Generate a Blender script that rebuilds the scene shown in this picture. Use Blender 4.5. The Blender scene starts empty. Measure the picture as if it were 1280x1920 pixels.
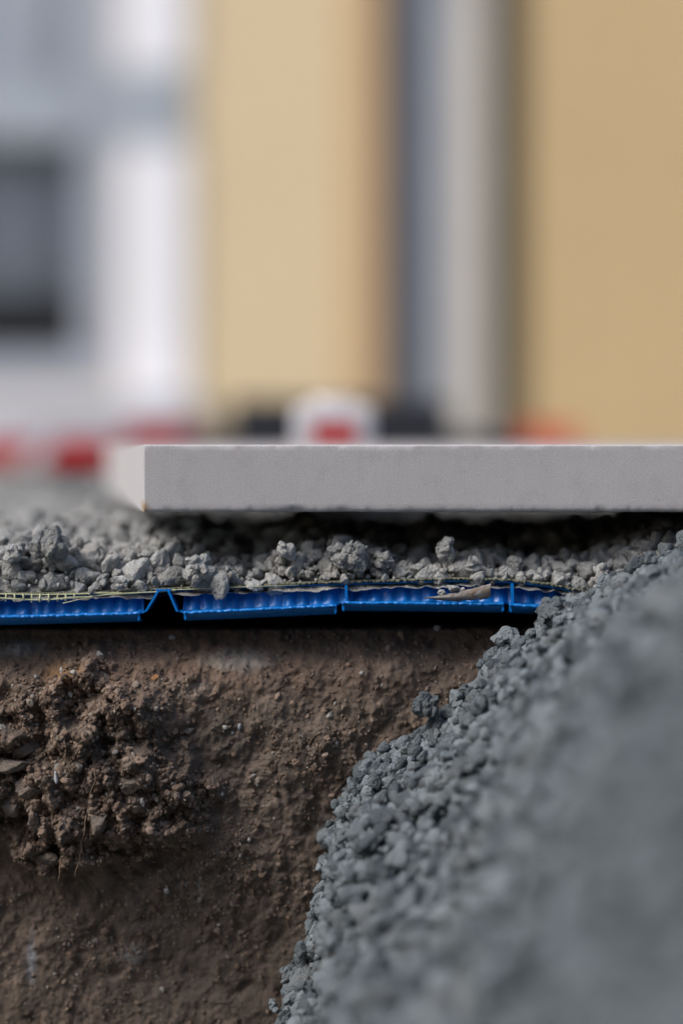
import bpy, bmesh, math, random
import numpy as np
from mathutils import Vector, Matrix

SC = bpy.context.scene
COL = SC.collection
R = math.radians

# ------------------------------------------------------------------ camera
ZC = 0.04                  # camera height above the gravel bed
DF = 1.133                 # distance to the plane in focus (front of the slab, y = 0)
K = 0.00025 / DF           # metres per photo pixel per metre of distance
HOR = 836                  # horizon row in the photo
cam_d = bpy.data.cameras.new("camera")
cam = bpy.data.objects.new("camera", cam_d)
COL.objects.link(cam)
cam_d.sensor_fit = 'VERTICAL'
cam_d.sensor_height = 36
cam_d.sensor_width = 24
cam_d.lens = 85
cam_d.clip_start = 0.02
cam_d.clip_end = 500
cam.location = (0, -DF, ZC)
cam.rotation_euler = (R(90) - math.atan(124 / 4533), 0, 0)
cam_d.dof.use_dof = True
cam_d.dof.focus_distance = DF - 0.008
cam_d.dof.aperture_fstop = 2.1
SC.camera = cam

# ------------------------------------------------------------------ light
SUN_EL, SUN_AZ = R(47), R(-118)      # azimuth clockwise from +Y: veiled sun high on the left
w = bpy.data.worlds.new("World")
SC.world = w
w.use_nodes = True
nt = w.node_tree
sky = nt.nodes.new('ShaderNodeTexSky')
sky.sky_type = 'NISHITA'
sky.sun_disc = False
sky.sun_elevation = SUN_EL
sky.sun_rotation = SUN_AZ
sky.air_density = 1.0
sky.dust_density = 3.0
sky.ozone_density = 1.0
nt.nodes['Background'].inputs['Strength'].default_value = 0.15
nt.links.new(sky.outputs[0], nt.nodes['Background'].inputs['Color'])
sd = bpy.data.lights.new("sun", 'SUN')
sd.energy = 1.5
sd.angle = R(22)
sd.color = (1.0, 0.95, 0.90)
sun = bpy.data.objects.new("sun", sd)
COL.objects.link(sun)
dirv = Vector((math.sin(SUN_AZ) * math.cos(SUN_EL), math.cos(SUN_AZ) * math.cos(SUN_EL), math.sin(SUN_EL)))
sun.rotation_euler = dirv.to_track_quat('Z', 'Y').to_euler()
SC.view_settings.view_transform = 'Standard'
SC.view_settings.look = 'None'
SC.view_settings.gamma = 1
SC.view_settings.exposure = 0.7
SC.cycles.use_denoising = True
SC.cycles.max_bounces = 6
SC.cycles.diffuse_bounces = 3
SC.cycles.glossy_bounces = 3

# ------------------------------------------------------------------ helpers
rng = np.random.default_rng(7)


def PX(px, d=DF):
    return (px - 640) * K * d


def PZ(py, d=DF):
    return ZC - (py - HOR) * K * d


def _hash(ix, iy, iz, seed):
    h = (ix.astype(np.int64) * 374761393 + iy.astype(np.int64) * 668265263 + iz.astype(np.int64) * 2147483647 + seed * 974634777)
    h = (h ^ (h >> 13)) * 1274126177
    h = h & 0x7fffffffffff
    h = (h ^ (h >> 16)) & 0xffffff
    return h / float(0xffffff)


def noise3(p, seed=0):
    """smooth value noise in -1..1, p (N,3)"""
    f = np.floor(p)
    t = p - f
    t = t * t * (3 - 2 * t)
    i = f.astype(np.int64)
    out = 0
    for dx in (0, 1):
        wx = t[:, 0] if dx else 1 - t[:, 0]
        for dy in (0, 1):
            wy = t[:, 1] if dy else 1 - t[:, 1]
            for dz in (0, 1):
                wz = t[:, 2] if dz else 1 - t[:, 2]
                out = out + wx * wy * wz * _hash(i[:, 0] + dx, i[:, 1] + dy, i[:, 2] + dz, seed)
    return out * 2 - 1


def fbm(p, octaves=4, seed=0, gain=0.5, ridged=False):
    a, s, out = 1.0, 1.0, 0
    for o in range(octaves):
        n = noise3(p * s + 17.3 * o, seed + o)
        if ridged:
            n = 1 - 2 * np.abs(n)
        out = out + a * n
        a *= gain
        s *= 2.03
    return out


def n2(x, y, scale, octaves=4, seed=0, gain=0.5, ridged=False):
    sh = np.shape(x)
    p = np.stack([np.ravel(x) / scale, np.ravel(y) / scale, np.zeros(np.size(x))], 1)
    return fbm(p, octaves, seed, gain, ridged).reshape(sh)


def smooth(a, b, x):
    t = np.clip((x - a) / (b - a), 0, 1)
    return t * t * (3 - 2 * t)


def tag(o, label=None, cat=None, group=None, kind=None):
    if label: o['label'] = label
    if cat: o['category'] = cat
    if group: o['group'] = group
    if kind: o['kind'] = kind
    return o


def empty(name, loc=(0, 0, 0), rz=0):
    o = bpy.data.objects.new(name, None)
    COL.objects.link(o)
    o.location = loc
    o.rotation_euler = (0, 0, rz)
    o.empty_display_size = 0.02
    return o


def link(name, me, mat=None, parent=None, smooth_on=True):
    if mat is not None:
        if isinstance(mat, (list, tuple)):
            for m in mat: me.materials.append(m)
        else:
            me.materials.append(mat)
    if smooth_on and len(me.polygons):
        me.polygons.foreach_set('use_smooth', np.ones(len(me.polygons), bool))
    o = bpy.data.objects.new(name, me)
    COL.objects.link(o)
    if parent is not None: o.parent = parent
    return o


def arr_mesh(name, V, F):
    """V (n,3), F (m,k) with constant k"""
    me = bpy.data.meshes.new(name)
    V = np.asarray(V, np.float32)
    F = np.asarray(F, np.int32)
    k = F.shape[1]
    me.vertices.add(len(V))
    me.vertices.foreach_set('co', V.ravel())
    me.loops.add(F.size)
    me.loops.foreach_set('vertex_index', F.ravel())
    me.polygons.add(len(F))
    me.polygons.foreach_set('loop_start', np.arange(0, F.size, k, dtype=np.int32))
    me.update(calc_edges=True)
    me.validate()
    return me


def grid_faces(nx, ny, flip=False):
    """verts indexed [i*ny + j]"""
    i, j = np.meshgrid(np.arange(nx - 1), np.arange(ny - 1), indexing='ij')
    a = (i * ny + j).ravel()
    F = np.stack([a, a + ny, a + ny + 1, a + 1], 1)
    return F[:, ::-1] if flip else F


class MB:
    """collects boxes, bars, tubes into one mesh"""
    def __init__(s):
        s.bm = bmesh.new()

    def box(s, x0, x1, y0, y1, z0, z1, bevel=0.0, mi=0):
        r = bmesh.ops.create_cube(s.bm, size=1)
        vs = r['verts']
        for v in vs:
            v.co = Vector(((x0 + x1) / 2 + v.co.x * (x1 - x0), (y0 + y1) / 2 + v.co.y * (y1 - y0), (z0 + z1) / 2 + v.co.z * (z1 - z0)))
        fs = {f for v in vs for f in v.link_faces}
        for f in fs: f.material_index = mi
        if bevel:
            es = list({e for v in vs for e in v.link_edges})
            bmesh.ops.bevel(s.bm, geom=es, offset=bevel, segments=2, profile=0.6, affect='EDGES')
        return s

    def prism(s, pts, y0, y1, mi=0):
        """polygon pts (x,z) run from y0 to y1"""
        a = [s.bm.verts.new((x, y0, z)) for x, z in pts]
        b = [s.bm.verts.new((x, y1, z)) for x, z in pts]
        n = len(pts)
        fs = [s.bm.faces.new(a), s.bm.faces.new(b[::-1])]
        for i in range(n):
            fs.append(s.bm.faces.new((a[i], b[i], b[(i + 1) % n], a[(i + 1) % n])))
        for f in fs: f.material_index = mi
        return s

    def tube(s, pts, r, seg=8, mi=0):
        pts = [Vector(p) for p in pts]
        rr = r if isinstance(r, (list, tuple)) else [r] * len(pts)
        rings = []
        for i, p in enumerate(pts):
            t = (pts[min(i + 1, len(pts) - 1)] - pts[max(i - 1, 0)]).normalized()
            u = t.cross(Vector((0, 0, 1)))
            if u.length < 1e-4: u = t.cross(Vector((0, 1, 0)))
            u.normalize()
            v = t.cross(u)
            rings.append([s.bm.verts.new(p + rr[i] * (u * math.cos(2 * math.pi * k / seg) + v * math.sin(2 * math.pi * k / seg))) for k in range(seg)])
        fs = []
        for a, b in zip(rings, rings[1:]):
            for k in range(seg):
                fs.append(s.bm.faces.new((a[k], a[(k + 1) % seg], b[(k + 1) % seg], b[k])))
        fs.append(s.bm.faces.new(rings[0][::-1]))
        fs.append(s.bm.faces.new(rings[-1]))
        for f in fs: f.material_index = mi
        return s

    def build(s, name, mat, parent=None, smooth_on=False):
        bmesh.ops.recalc_face_normals(s.bm, faces=s.bm.faces)
        me = bpy.data.meshes.new(name)
        s.bm.to_mesh(me)
        s.bm.free()
        return link(name, me, mat, parent, smooth_on)


# ------------------------------------------------------------------ materials
class Mat:
    def __init__(s, name, rough=0.8, spec=0.5):
        s.m = bpy.data.materials.new(name)
        s.m.use_nodes = True
        s.nt = s.m.node_tree
        s.b = s.nt.nodes['Principled BSDF']
        s.b.inputs['Roughness'].default_value = rough
        s.b.inputs['Specular IOR Level'].default_value = spec
        s.co = s.nt.nodes.new('ShaderNodeTexCoord').outputs['Object']

    def mapped(s, scale):
        n = s.nt.nodes.new('ShaderNodeMapping')
        n.inputs['Scale'].default_value = scale
        s.nt.links.new(s.co, n.inputs['Vector'])
        return n.outputs[0]

    def noise(s, scale, detail=4, rough=0.6, vec=None, dist=0.0):
        n = s.nt.nodes.new('ShaderNodeTexNoise')
        n.inputs['Scale'].default_value = scale
        n.inputs['Detail'].default_value = detail
        n.inputs['Roughness'].default_value = rough
        n.inputs['Distortion'].default_value = dist
        s.nt.links.new(vec or s.co, n.inputs['Vector'])
        return n.outputs['Fac']

    def voro(s, scale, feature='F1', out='Distance'):
        n = s.nt.nodes.new('ShaderNodeTexVoronoi')
        n.inputs['Scale'].default_value = scale
        n.feature = feature
        s.nt.links.new(s.co, n.inputs['Vector'])
        return n.outputs[out]

    def ramp(s, fac, stops):
        n = s.nt.nodes.new('ShaderNodeValToRGB')
        el = n.color_ramp.elements
        while len(el) > 1: el.remove(el[-1])
        for i, (p, c) in enumerate(stops):
            if isinstance(c, (int, float)): c = (c, c, c)
            e = el[0] if i == 0 else el.new(p)
            e.position = p
            e.color = (*c, 1)
        s.nt.links.new(fac, n.inputs[0])
        return n.outputs[0]

    def mix(s, fac, a, b, mode='MIX'):
        n = s.nt.nodes.new('ShaderNodeMix')
        n.data_type = 'RGBA'
        n.blend_type = mode
        for sock, v in ((n.inputs[0], fac), (n.inputs[6], a), (n.inputs[7], b)):
            if isinstance(v, (int, float)): sock.default_value = v
            elif isinstance(v, tuple): sock.default_value = (*v, 1)
            else: s.nt.links.new(v, sock)
        return n.outputs[2]

    def color(s, c):
        if isinstance(c, tuple): s.b.inputs['Base Color'].default_value = (*c, 1)
        else: s.nt.links.new(c, s.b.inputs['Base Color'])
        return s

    def rough(s, r):
        s.nt.links.new(r, s.b.inputs['Roughness'])
        return s

    def bump(s, h, dist=0.001, strength=1.0):
        n = s.nt.nodes.new('ShaderNodeBump')
        n.inputs['Distance'].default_value = dist
        n.inputs['Strength'].default_value = strength
        s.nt.links.new(h, n.inputs['Height'])
        if s.b.inputs['Normal'].is_linked:
            prev = s.b.inputs['Normal'].links[0].from_socket
            s.nt.links.new(prev, n.inputs['Normal'])
        s.nt.links.new(n.outputs[0], s.b.inputs['Normal'])
        return s

    def island(s):
        return s.nt.nodes.new('ShaderNodeNewGeometry').outputs['Random Per Island']

    def blob(s, center, radius, soft=0.6, noise_amt=0.5, scale=60):
        """1 inside an irregular patch of the surface (a stain with its own place)"""
        d = s.nt.nodes.new('ShaderNodeVectorMath'); d.operation = 'DISTANCE'
        m = s.nt.nodes.new('ShaderNodeMapping')
        m.inputs['Scale'].default_value = (1 / radius[0], 0.0, 1 / radius[1])
        m.inputs['Location'].default_value = (-center[0] / radius[0], 0, -center[1] / radius[1])
        s.nt.links.new(s.co, m.inputs['Vector'])
        s.nt.links.new(m.outputs[0], d.inputs[0])
        a = s.nt.nodes.new('ShaderNodeMath'); a.operation = 'MULTIPLY_ADD'
        s.nt.links.new(s.noise(scale, 5, 0.65), a.inputs[0])
        a.inputs[1].default_value = noise_amt * 2
        s.nt.links.new(d.outputs['Value'], a.inputs[2])
        return s.ramp(a.outputs[0], [(0, 1.0), (max(0.01, 1 - soft + noise_amt) / 3, 1.0), (min(1, (1 + noise_amt + 0.1) / 3), 0.0)]) if False else _scaled(s, a.outputs[0], 1 - soft + noise_amt, 1.1 + noise_amt)


def _scaled(s, v, lo, hi):
    n = s.nt.nodes.new('ShaderNodeMapRange')
    n.inputs['From Min'].default_value = lo
    n.inputs['From Max'].default_value = hi
    n.inputs['To Min'].default_value = 1
    n.inputs['To Max'].default_value = 0
    s.nt.links.new(v, n.inputs['Value'])
    return n.outputs[0]


def plain(name, c, rough=0.6, spec=0.5, bump_scale=None, bump_d=0.0005, var=0.08):
    m = Mat(name, rough, spec)
    m.color(m.mix(m.noise(9, 4), tuple(x * (1 - var) for x in c), tuple(min(1, x * (1 + var)) for x in c)))
    if bump_scale: m.bump(m.noise(bump_scale, 4), bump_d)
    return m.m


def mortar_material(name, dark, light, warm):
    m = Mat(name, 0.92, 0.25)
    c = m.ramp(m.island(), [(0, dark), (0.5, tuple((a + b) / 2 for a, b in zip(dark, light))), (1, light)])
    c = m.mix(m.ramp(m.noise(35, 4), [(0.5, 0), (0.72, 0.75)]), c, warm)
    c = m.mix(m.ramp(m.noise(900, 5, 0.7), [(0.3, 0), (0.75, 1)]), c, (0.75, 0.76, 0.75), 'OVERLAY')
    c = m.mix(m.ramp(m.voro(700), [(0.0, 0.55), (0.22, 0)]), c, (0.09, 0.09, 0.085))
    m.color(c)
    m.bump(m.noise(420, 6, 0.7), 0.0014)
    m.bump(m.voro(900), 0.0006, 0.7)
    return m.m


M_BED = mortar_material('bed_mortar_gravel', (0.14, 0.145, 0.145), (0.29, 0.295, 0.29), (0.235, 0.225, 0.205))
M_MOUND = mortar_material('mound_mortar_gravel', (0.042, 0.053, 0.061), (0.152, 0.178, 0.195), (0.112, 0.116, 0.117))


def slab_material():
    m = Mat('slab_concrete', 0.75, 0.3)
    c = m.mix(m.noise(14, 4), (0.265, 0.258, 0.262), (0.335, 0.327, 0.331))
    c = m.mix(m.ramp(m.noise(1500, 3, 0.7), [(0.3, 0), (0.7, 1)]), c, (0.80, 0.80, 0.80), 'OVERLAY')
    saw = m.noise(1.0, 3, 0.6, m.mapped((850, 60, 22)))
    c = m.mix(m.ramp(saw, [(0.4, 0), (0.62, 0.2)]), c, (0.36, 0.355, 0.35))
    c = m.mix(m.ramp(m.voro(330), [(0.0, 0.8), (0.08, 0)]), c, (0.11, 0.105, 0.10))
    c = m.mix(m.ramp(m.voro(130), [(0.0, 0.9), (0.045, 0)]), c, (0.09, 0.085, 0.08))
    c = m.mix(m.ramp(m.noise(75, 5, 0.7), [(0.52, 0), (0.75, 0.35)]), c, (0.24, 0.23, 0.225))
    c = m.mix(m.blob((PX(268), PZ(952)), (0.0035, 0.004), 0.7, 0.3, 300), c, (0.28, 0.20, 0.13))
    m.color(c)
    m.bump(m.noise(1500, 3, 0.7), 0.00009)
    m.bump(saw, 0.0001, 0.5)
    return m.m


M_SLAB = slab_material()


def soil_material(name='soil'):
    m = Mat(name, 0.95, 0.2)
    c = m.ramp(m.noise(45, 6, 0.65), [(0.3, (0.072, 0.058, 0.047)), (0.5, (0.122, 0.097, 0.078)), (0.7, (0.19, 0.150, 0.122))])
    c = m.mix(m.ramp(m.noise(260, 6, 0.75), [(0.32, 0), (0.72, 1)]), c, (0.72, 0.68, 0.64), 'OVERLAY')
    c = m.mix(m.ramp(m.noise(8, 3), [(0.4, 0), (0.65, 0.45)]), c, (0.105, 0.092, 0.080))
    # reddish clay near the top, pale mortar smears, an ochre patch
    c = m.mix(m.blob((PX(330), PZ(1255)), (0.11, 0.02), 0.9, 0.5, 45), c, m.mix(0.6, c, (0.24, 0.158, 0.112)))
    for (px, py, rx, rz, col) in ((20, 1222, 0.016, 0.004, (0.36, 0.36, 0.35)), (445, 1243, 0.019, 0.006, (0.36, 0.33, 0.29)), (120, 1268, 0.013, 0.008, (0.24, 0.135, 0.060)),
                                  (350, 1290, 0.02, 0.007, (0.27, 0.22, 0.18)), (245, 1805, 0.007, 0.006, (0.20, 0.20, 0.20)), (370, 1690, 0.0016, 0.014, (0.26, 0.245, 0.225)),
                                  (48, 1815, 0.003, 0.014, (0.26, 0.28, 0.31)), (620, 1560, 0.01, 0.006, (0.2, 0.19, 0.18))):
        c = m.mix(m.blob((PX(px), PZ(py)), (rx, rz), 0.8, 0.55, 150), c, m.mix(0.85, c, col))
    # scattered pale grains
    v = m.voro(170)
    pick = m.ramp(m.voro(170, 'F1', 'Color'), [(0.80, 0), (0.84, 1)])
    c = m.mix(m.mix(1.0, m.ramp(v, [(0.12, 0.8), (0.2, 0)]), pick, 'MULTIPLY'), c, (0.34, 0.34, 0.33))
    m.color(c)
    m.bump(m.noise(260, 8, 0.75), 0.002)
    m.bump(m.voro(420), 0.001, 0.6)
    return m.m


M_SOIL = soil_material()


def crumb_material():
    m = Mat('soil_crumb', 0.95, 0.2)
    c = m.ramp(m.island(), [(0, (0.075, 0.056, 0.044)), (0.55, (0.155, 0.114, 0.088)), (0.9, (0.195, 0.157, 0.128)), (0.97, (0.20, 0.19, 0.175)), (1, (0.32, 0.32, 0.31))])
    c = m.mix(m.ramp(m.noise(500, 5, 0.7), [(0.3, 0), (0.75, 1)]), c, (0.7, 0.67, 0.64), 'OVERLAY')
    m.color(c)
    m.bump(m.noise(500, 6, 0.7), 0.0012)
    return m.m


M_CRUMB = crumb_material()


def plastic_material():
    m = Mat('blue_plastic', 0.3, 0.38)
    c = m.mix(m.noise(60, 5), (0.0, 0.108, 0.37), (0.0, 0.165, 0.53))
    dust = m.ramp(m.noise(420, 6, 0.75), [(0.66, 0), (0.84, 0.35)])
    c = m.mix(dust, c, (0.22, 0.24, 0.25))
    m.color(c)
    m.rough(m.ramp(m.noise(160, 4), [(0.3, 0.26), (0.7, 0.46)]))
    m.bump(m.noise(120, 3), 0.0007, 0.6)
    m.b.inputs['Subsurface Weight'].default_value = 0.0
    return m.m


M_BLUE = plastic_material()
M_FLEECE = Mat('fleece')
M_FLEECE.color(M_FLEECE.ramp(M_FLEECE.noise(700, 5, 0.7), [(0.3, (0.07, 0.075, 0.05)), (0.55, (0.15, 0.155, 0.11)), (0.75, (0.25, 0.24, 0.19))])).bump(M_FLEECE.noise(1500, 3), 0.0008)
M_FLEECE = M_FLEECE.m
M_MESH = plain('glass_fibre_mesh', (0.42, 0.43, 0.25), 0.7, var=0.4)
M_ROOT = plain('root_fibre', (0.16, 0.105, 0.07), 0.9)
m_ = Mat('scrap', 0.8, 0.3)
m_.color(m_.mix(m_.ramp(m_.noise(240, 6, 0.7, None, 0.6), [(0.45, 0), (0.58, 1)]), (0.15, 0.12, 0.095), (0.22, 0.22, 0.215))).bump(m_.noise(500, 4), 0.0006)
M_SCRAP = m_.m

# ------------------------------------------------------------------ stones
_base = {}


def ico(sub):
    if sub not in _base:
        bm = bmesh.new()
        bmesh.ops.create_icosphere(bm, subdivisions=sub, radius=1)
        V = np.array([v.co[:] for v in bm.verts])
        F = np.array([[v.index for v in f.verts] for f in bm.faces])
        bm.free()
        _base[sub] = (V, F)
    return _base[sub]


def make_chip(sub, seed, rough=1.0):
    """a broken chip: flattened by random planes, then pitted"""
    V, F = ico(sub)
    r = np.random.default_rng(1000 + seed)
    n = r.normal(size=(11, 3)); n /= np.linalg.norm(n, axis=1)[:, None]
    d = r.uniform(0.60, 0.98, 11)
    dot = V @ n.T
    lim = np.where(dot > 0.12, d / np.maximum(dot, 0.12), 9)
    k = 26.0
    rad = -np.log(np.exp(-k * np.minimum(lim, 1.6)).sum(1) + math.exp(-k * 1.25)) / k
    rad = rad + 0.11 * rough * fbm(V * 1.6 + seed * 3.1, 3, seed) + (0.06 * rough * fbm(V * 4.2 + seed, 3, seed + 50, 0.6, True) if sub > 2 else 0)
    P = V * rad[:, None] * np.array([1, r.uniform(0.72, 1.0), r.uniform(0.62, 0.95)])
    return P, F


_chips = {(s, i): make_chip(s, i) for s in (2, 3, 4) for i in range(22)}
_chips.update({(5, i): make_chip(5, i) for i in range(8)})


def rand_rots(n, r=rng):
    q = r.normal(size=(n, 4)); q /= np.linalg.norm(q, axis=1)[:, None]
    a, b, c, d = q.T
    return np.stack([np.stack([1 - 2 * (c * c + d * d), 2 * (b * c - a * d), 2 * (b * d + a * c)], -1),
                     np.stack([2 * (b * c + a * d), 1 - 2 * (b * b + d * d), 2 * (c * d - a * b)], -1),
                     np.stack([2 * (b * d - a * c), 2 * (c * d + a * b), 1 - 2 * (b * b + c * c)], -1)], 1)


def stones(P, rad, sub, r=rng):
    """P (n,3) centres, rad (n,), sub int or array -> V,F"""
    n = len(P)
    if n == 0: return np.zeros((0, 3)), np.zeros((0, 3), int)
    sub = np.broadcast_to(sub, (n,))
    Rm = rand_rots(n, r)
    Vs, Fs, off = [], [], 0
    nv = 22
    which = r.integers(0, nv, n)
    for s in np.unique(sub):
        for i in range(8 if s == 5 else nv):
            idx = np.where((sub == s) & ((which % 8 if s == 5 else which) == i))[0]
            if not len(idx): continue
            V, F = _chips[(s, i)]
            W = np.einsum('nij,vj->nvi', Rm[idx], V) * rad[idx][:, None, None] + P[idx][:, None, :]
            Vs.append(W.reshape(-1, 3))
            Fs.append((F[None] + (off + np.arange(len(idx)) * len(V))[:, None, None]).reshape(-1, 3))
            off += len(idx) * len(V)
    return np.concatenate(Vs), np.concatenate(Fs)


def merge(*parts):
    Vs, Fs, off = [], [], 0
    for V, F in parts:
        Vs.append(V); Fs.append(F + off); off += len(V)
    return np.concatenate(Vs), np.concatenate(Fs)


def tri(F):
    return np.concatenate([F[:, [0, 1, 2]], F[:, [0, 2, 3]]])


def jitter_grid(x0, x1, y0, y1, step, r=rng, jit=0.5):
    X, Y = np.meshgrid(np.arange(x0, x1, step), np.arange(y0, y1, step), indexing='ij')
    X = X + r.uniform(-jit, jit, X.shape) * step
    Y = Y + r.uniform(-jit, jit, Y.shape) * step
    return X.ravel(), Y.ravel()


# ------------------------------------------------------------------ terrain shapes
def tab(pts, x, conv=True):
    xs = np.array([PX(p[0]) for p in pts]); zs = np.array([PZ(p[1]) for p in pts])
    return np.interp(x, xs, zs)


MOUND_T = [(-2000, 2300), (300, 2300), (480, 2080), (540, 1880), (602, 1720), (618, 1590), (648, 1510), (690, 1440), (822, 1388), (893, 1295), (930, 1235),
           (1010, 1180), (1100, 1135), (1190, 1082), (1280, 1045), (1450, 1000), (1700, 985), (3000, 985)]
BED_T = [(-2000, 1018), (0, 1036), (60, 1026), (120, 1042), (170, 1056), (240, 1046), (330, 1048), (400, 1078), (480, 1076), (530, 1058), (640, 1046), (720, 1064), (780, 1070),
         (850, 1058), (920, 1070), (1030, 1074), (1100, 1066), (1190, 1048), (1280, 1020), (1500, 1005), (3000, 1005)]
MATTOP_T = [(-1400, 1117), (0, 1115), (150, 1115), (300, 1107), (500, 1098), (650, 1093), (850, 1087), (950, 1089), (1030, 1097), (1105, 1113), (1500, 1135), (3000, 1135)]
FLOOR_Z = -0.36
SLAB_TOP, SLAB_BOT = PZ(833.5), PZ(960)
SLAB_X0, SLAB_X1, SLAB_D, SLAB_SK = PX(270), PX(270) + 0.60, 0.60, -0.126


def mound_z(x, y):
    z = tab(MOUND_T, x)
    z = z + np.where(y < 0, 0.03 * y - (0.20 + 0.17 * (1 - smooth(0.02, 0.09, x))) * np.minimum(-y, 0.09 + 0.05 * (1 - smooth(0.02, 0.09, x))), -0.35 * y)
    z = z + 0.15 * np.maximum(0, -y - 0.02) * smooth(0.06, 0.13, x) * (1 - smooth(0.45, 0.7, -y))
    far = smooth(0.0, -0.25, y)
    z = z + (0.0035 + 0.006 * far) * n2(x, y, 0.045, 3, 11)
    z = z + 0.012 * smooth(-0.14, -0.36, y) * (n2(x, y, 0.052, 2, 13) + 0.5 * n2(x, y, 0.024, 2, 14))
    return np.maximum(z, FLOOR_Z)


def under_slab(x, y):
    return smooth(SLAB_X0 + SLAB_SK * y - 0.01, SLAB_X0 + SLAB_SK * y + 0.03, x) * (1 - smooth(0.57, 0.62, y))


def bed_z(x, y):
    front = tab(MATTOP_T, x) + 0.0005
    crest = tab(BED_T, x) + 0.0018 * n2(x, y, 0.012, 3, 31)
    u = under_slab(x, y)
    plate = PZ(1006) + 0.0016 * n2(x, y, 0.06, 3, 33)
    back = plate * (1 - u) + u * (crest * 0.45 + (SLAB_BOT - 0.004) * 0.55)
    z = front + (crest - front) * smooth(-0.002, 0.022, y)
    z = z + (back - crest) * smooth(0.03, 0.16, y)
    return np.minimum(z, np.where(u > 0.2, SLAB_BOT - 0.001, 9))


# ground: one sheet to the horizon, with the trench in front of the bank
ys = np.unique(np.concatenate([[-150, -60, -20, -8, -4, -2.6, -2.35, -2.1, -1.9, -1.7], np.linspace(-1.6, 0.2, 46), [0.205], np.linspace(0.25, 4, 80), np.linspace(4, 12, 30), [16, 30, 70, 200]]))
xs = np.unique(np.concatenate([[-200, -70, -30, -14, -8, -5], np.linspace(-3.5, 3.5, 120), [5, 8, 14, 30, 70, 200]]))
X, Y = np.meshgrid(xs, ys, indexing='ij')
Z = np.where(Y <= 0.201, FLOOR_Z, -0.085 + 0.080 * smooth(0.9, 1.5, Y))
Z = np.where(Y < -1.55, FLOOR_Z + (-0.005 - FLOOR_Z) * smooth(-1.6, -2.4, Y), Z)
Z = Z + 0.004 * n2(X, Y, 0.22, 3, 5) * (np.abs(Y) < 12)
m_ = Mat('ground_grit', 0.95, 0.2)
c = m_.ramp(m_.noise(6, 6, 0.7), [(0.3, (0.14, 0.145, 0.14)), (0.7, (0.25, 0.25, 0.24))])
c = m_.mix(m_.ramp(m_.voro(60), [(0, 0.8), (0.5, 0)]), c, (0.34, 0.34, 0.33))
m_.color(c).bump(m_.noise(40, 6), 0.02)
g = link('ground', arr_mesh('ground', np.stack([X, Y, Z], -1).reshape(-1, 3), grid_faces(len(xs), len(ys))), m_.m)
tag(g, 'grey gritty ground of the building site behind the paving slab', kind='structure')

# unseen heap added behind the camera to block low sky light from the trench
hx, hy = np.meshgrid(np.linspace(-4.6, 4.4, 110), np.linspace(-5.2, -1.5, 70), indexing='ij')
dd_ = np.sqrt((hx / 4.1) ** 2 + ((hy + 3.3) / 1.75) ** 2)
hz_ = 2.6 * (1 - smooth(0.0, 1.0, dd_)) ** 0.75 + 0.07 * n2(hx, hy, 0.4, 4, 501) - 0.09
HEAP = (hx, hy, hz_)

# ------------------------------------------------------------------ soil bank
xs = np.unique(np.concatenate([np.linspace(-3.5, -0.27, 60), np.linspace(-0.27, 0.17, 560), np.linspace(0.17, 3.5, 60)]))
ztop = PZ(1189)
zz = np.linspace(ztop, FLOOR_Z - 0.01, 400)
X, Zg = np.meshgrid(xs, zz, indexing='ij')
fine = ((X > -0.3) & (X < 0.3)) * 1.0


def lump_mask(x, z):
    cx, cz = PX(110), PZ(1455)
    d = np.sqrt(((x - cx) / 0.060) ** 2 + ((z - cz) / 0.052) ** 2) + 0.22 * n2(x, z, 0.02, 3, 61)
    m = smooth(1.15, 0.75, d)
    # hangs over: cut sharply underneath
    edge = PZ(1640) + 0.006 * n2(x, z * 0, 0.012, 2, 66) + 0.25 * np.maximum(0, x - PX(230))
    return m * smooth(edge - 0.002, edge + 0.004, z) + 0.0


def soil_y(x, z):
    top = smooth(ztop - 0.026, ztop, z)
    y = 0.005 + 0.020 * top ** 2
    y = y + 0.012 * smooth(PZ(1500), PZ(1900), z)
    lm = lump_mask(x, z)
    y = y - 0.009 * lm - 0.004 * lm * smooth(PZ(1300), PZ(1600), z)
    rough = 1 + 1.5 * lm - 0.45 * smooth(PZ(1600), PZ(1850), z)
    y = y + 0.0045 * n2(x, z, 0.05, 2, 70)
    y = y + 0.0021 * rough * n2(x, z, 0.014, 3, 71, 0.55) * (1 - 0.4 * top)
    y = y + 0.0013 * rough * n2(x * 0.8 + z * 0.6, z * 0.8 - x * 0.6, 0.0055, 4, 75, 0.65)
    y = y + 0.0022 * np.clip(n2(x * 0.6 - z * 0.8, z * 0.6 + x * 0.8, 0.007, 3, 78) - 0.35, 0, 1)
    y = y - 0.0055 * lm * n2(x + 5, z, 0.015, 4, 81, 0.55, True)
    y = y + 0.0035 * lm * np.clip(n2(x + 9, z, 0.008, 3, 84, 0.6), -0.6, 1)
    return y


Yg = soil_y(X, Zg)
Zj = Zg + 0.0012 * n2(X, Zg, 0.005, 2, 90) * (Zg < ztop)
V = np.stack([X, Yg, Zj], -1)
# top ledge running back under the mat
back = []
for t in (0.03, 0.08, 0.16, 0.21):
    row = V[:, 0, :].copy(); row[:, 1] = row[:, 1] + t; row[:, 2] = ztop + 0.0008 * n2(row[:, 0], row[:, 1], 0.01, 3, 92)
    back.append(row)
V = np.concatenate([np.stack(back[::-1], 1), V], 1)
so = link('soil_bank', arr_mesh('soil_bank', V.reshape(-1, 3), grid_faces(V.shape[0], V.shape[1], True)), M_SOIL)
tag(so, 'cut brown earth face of the trench under the blue mat', kind='structure')

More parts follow.
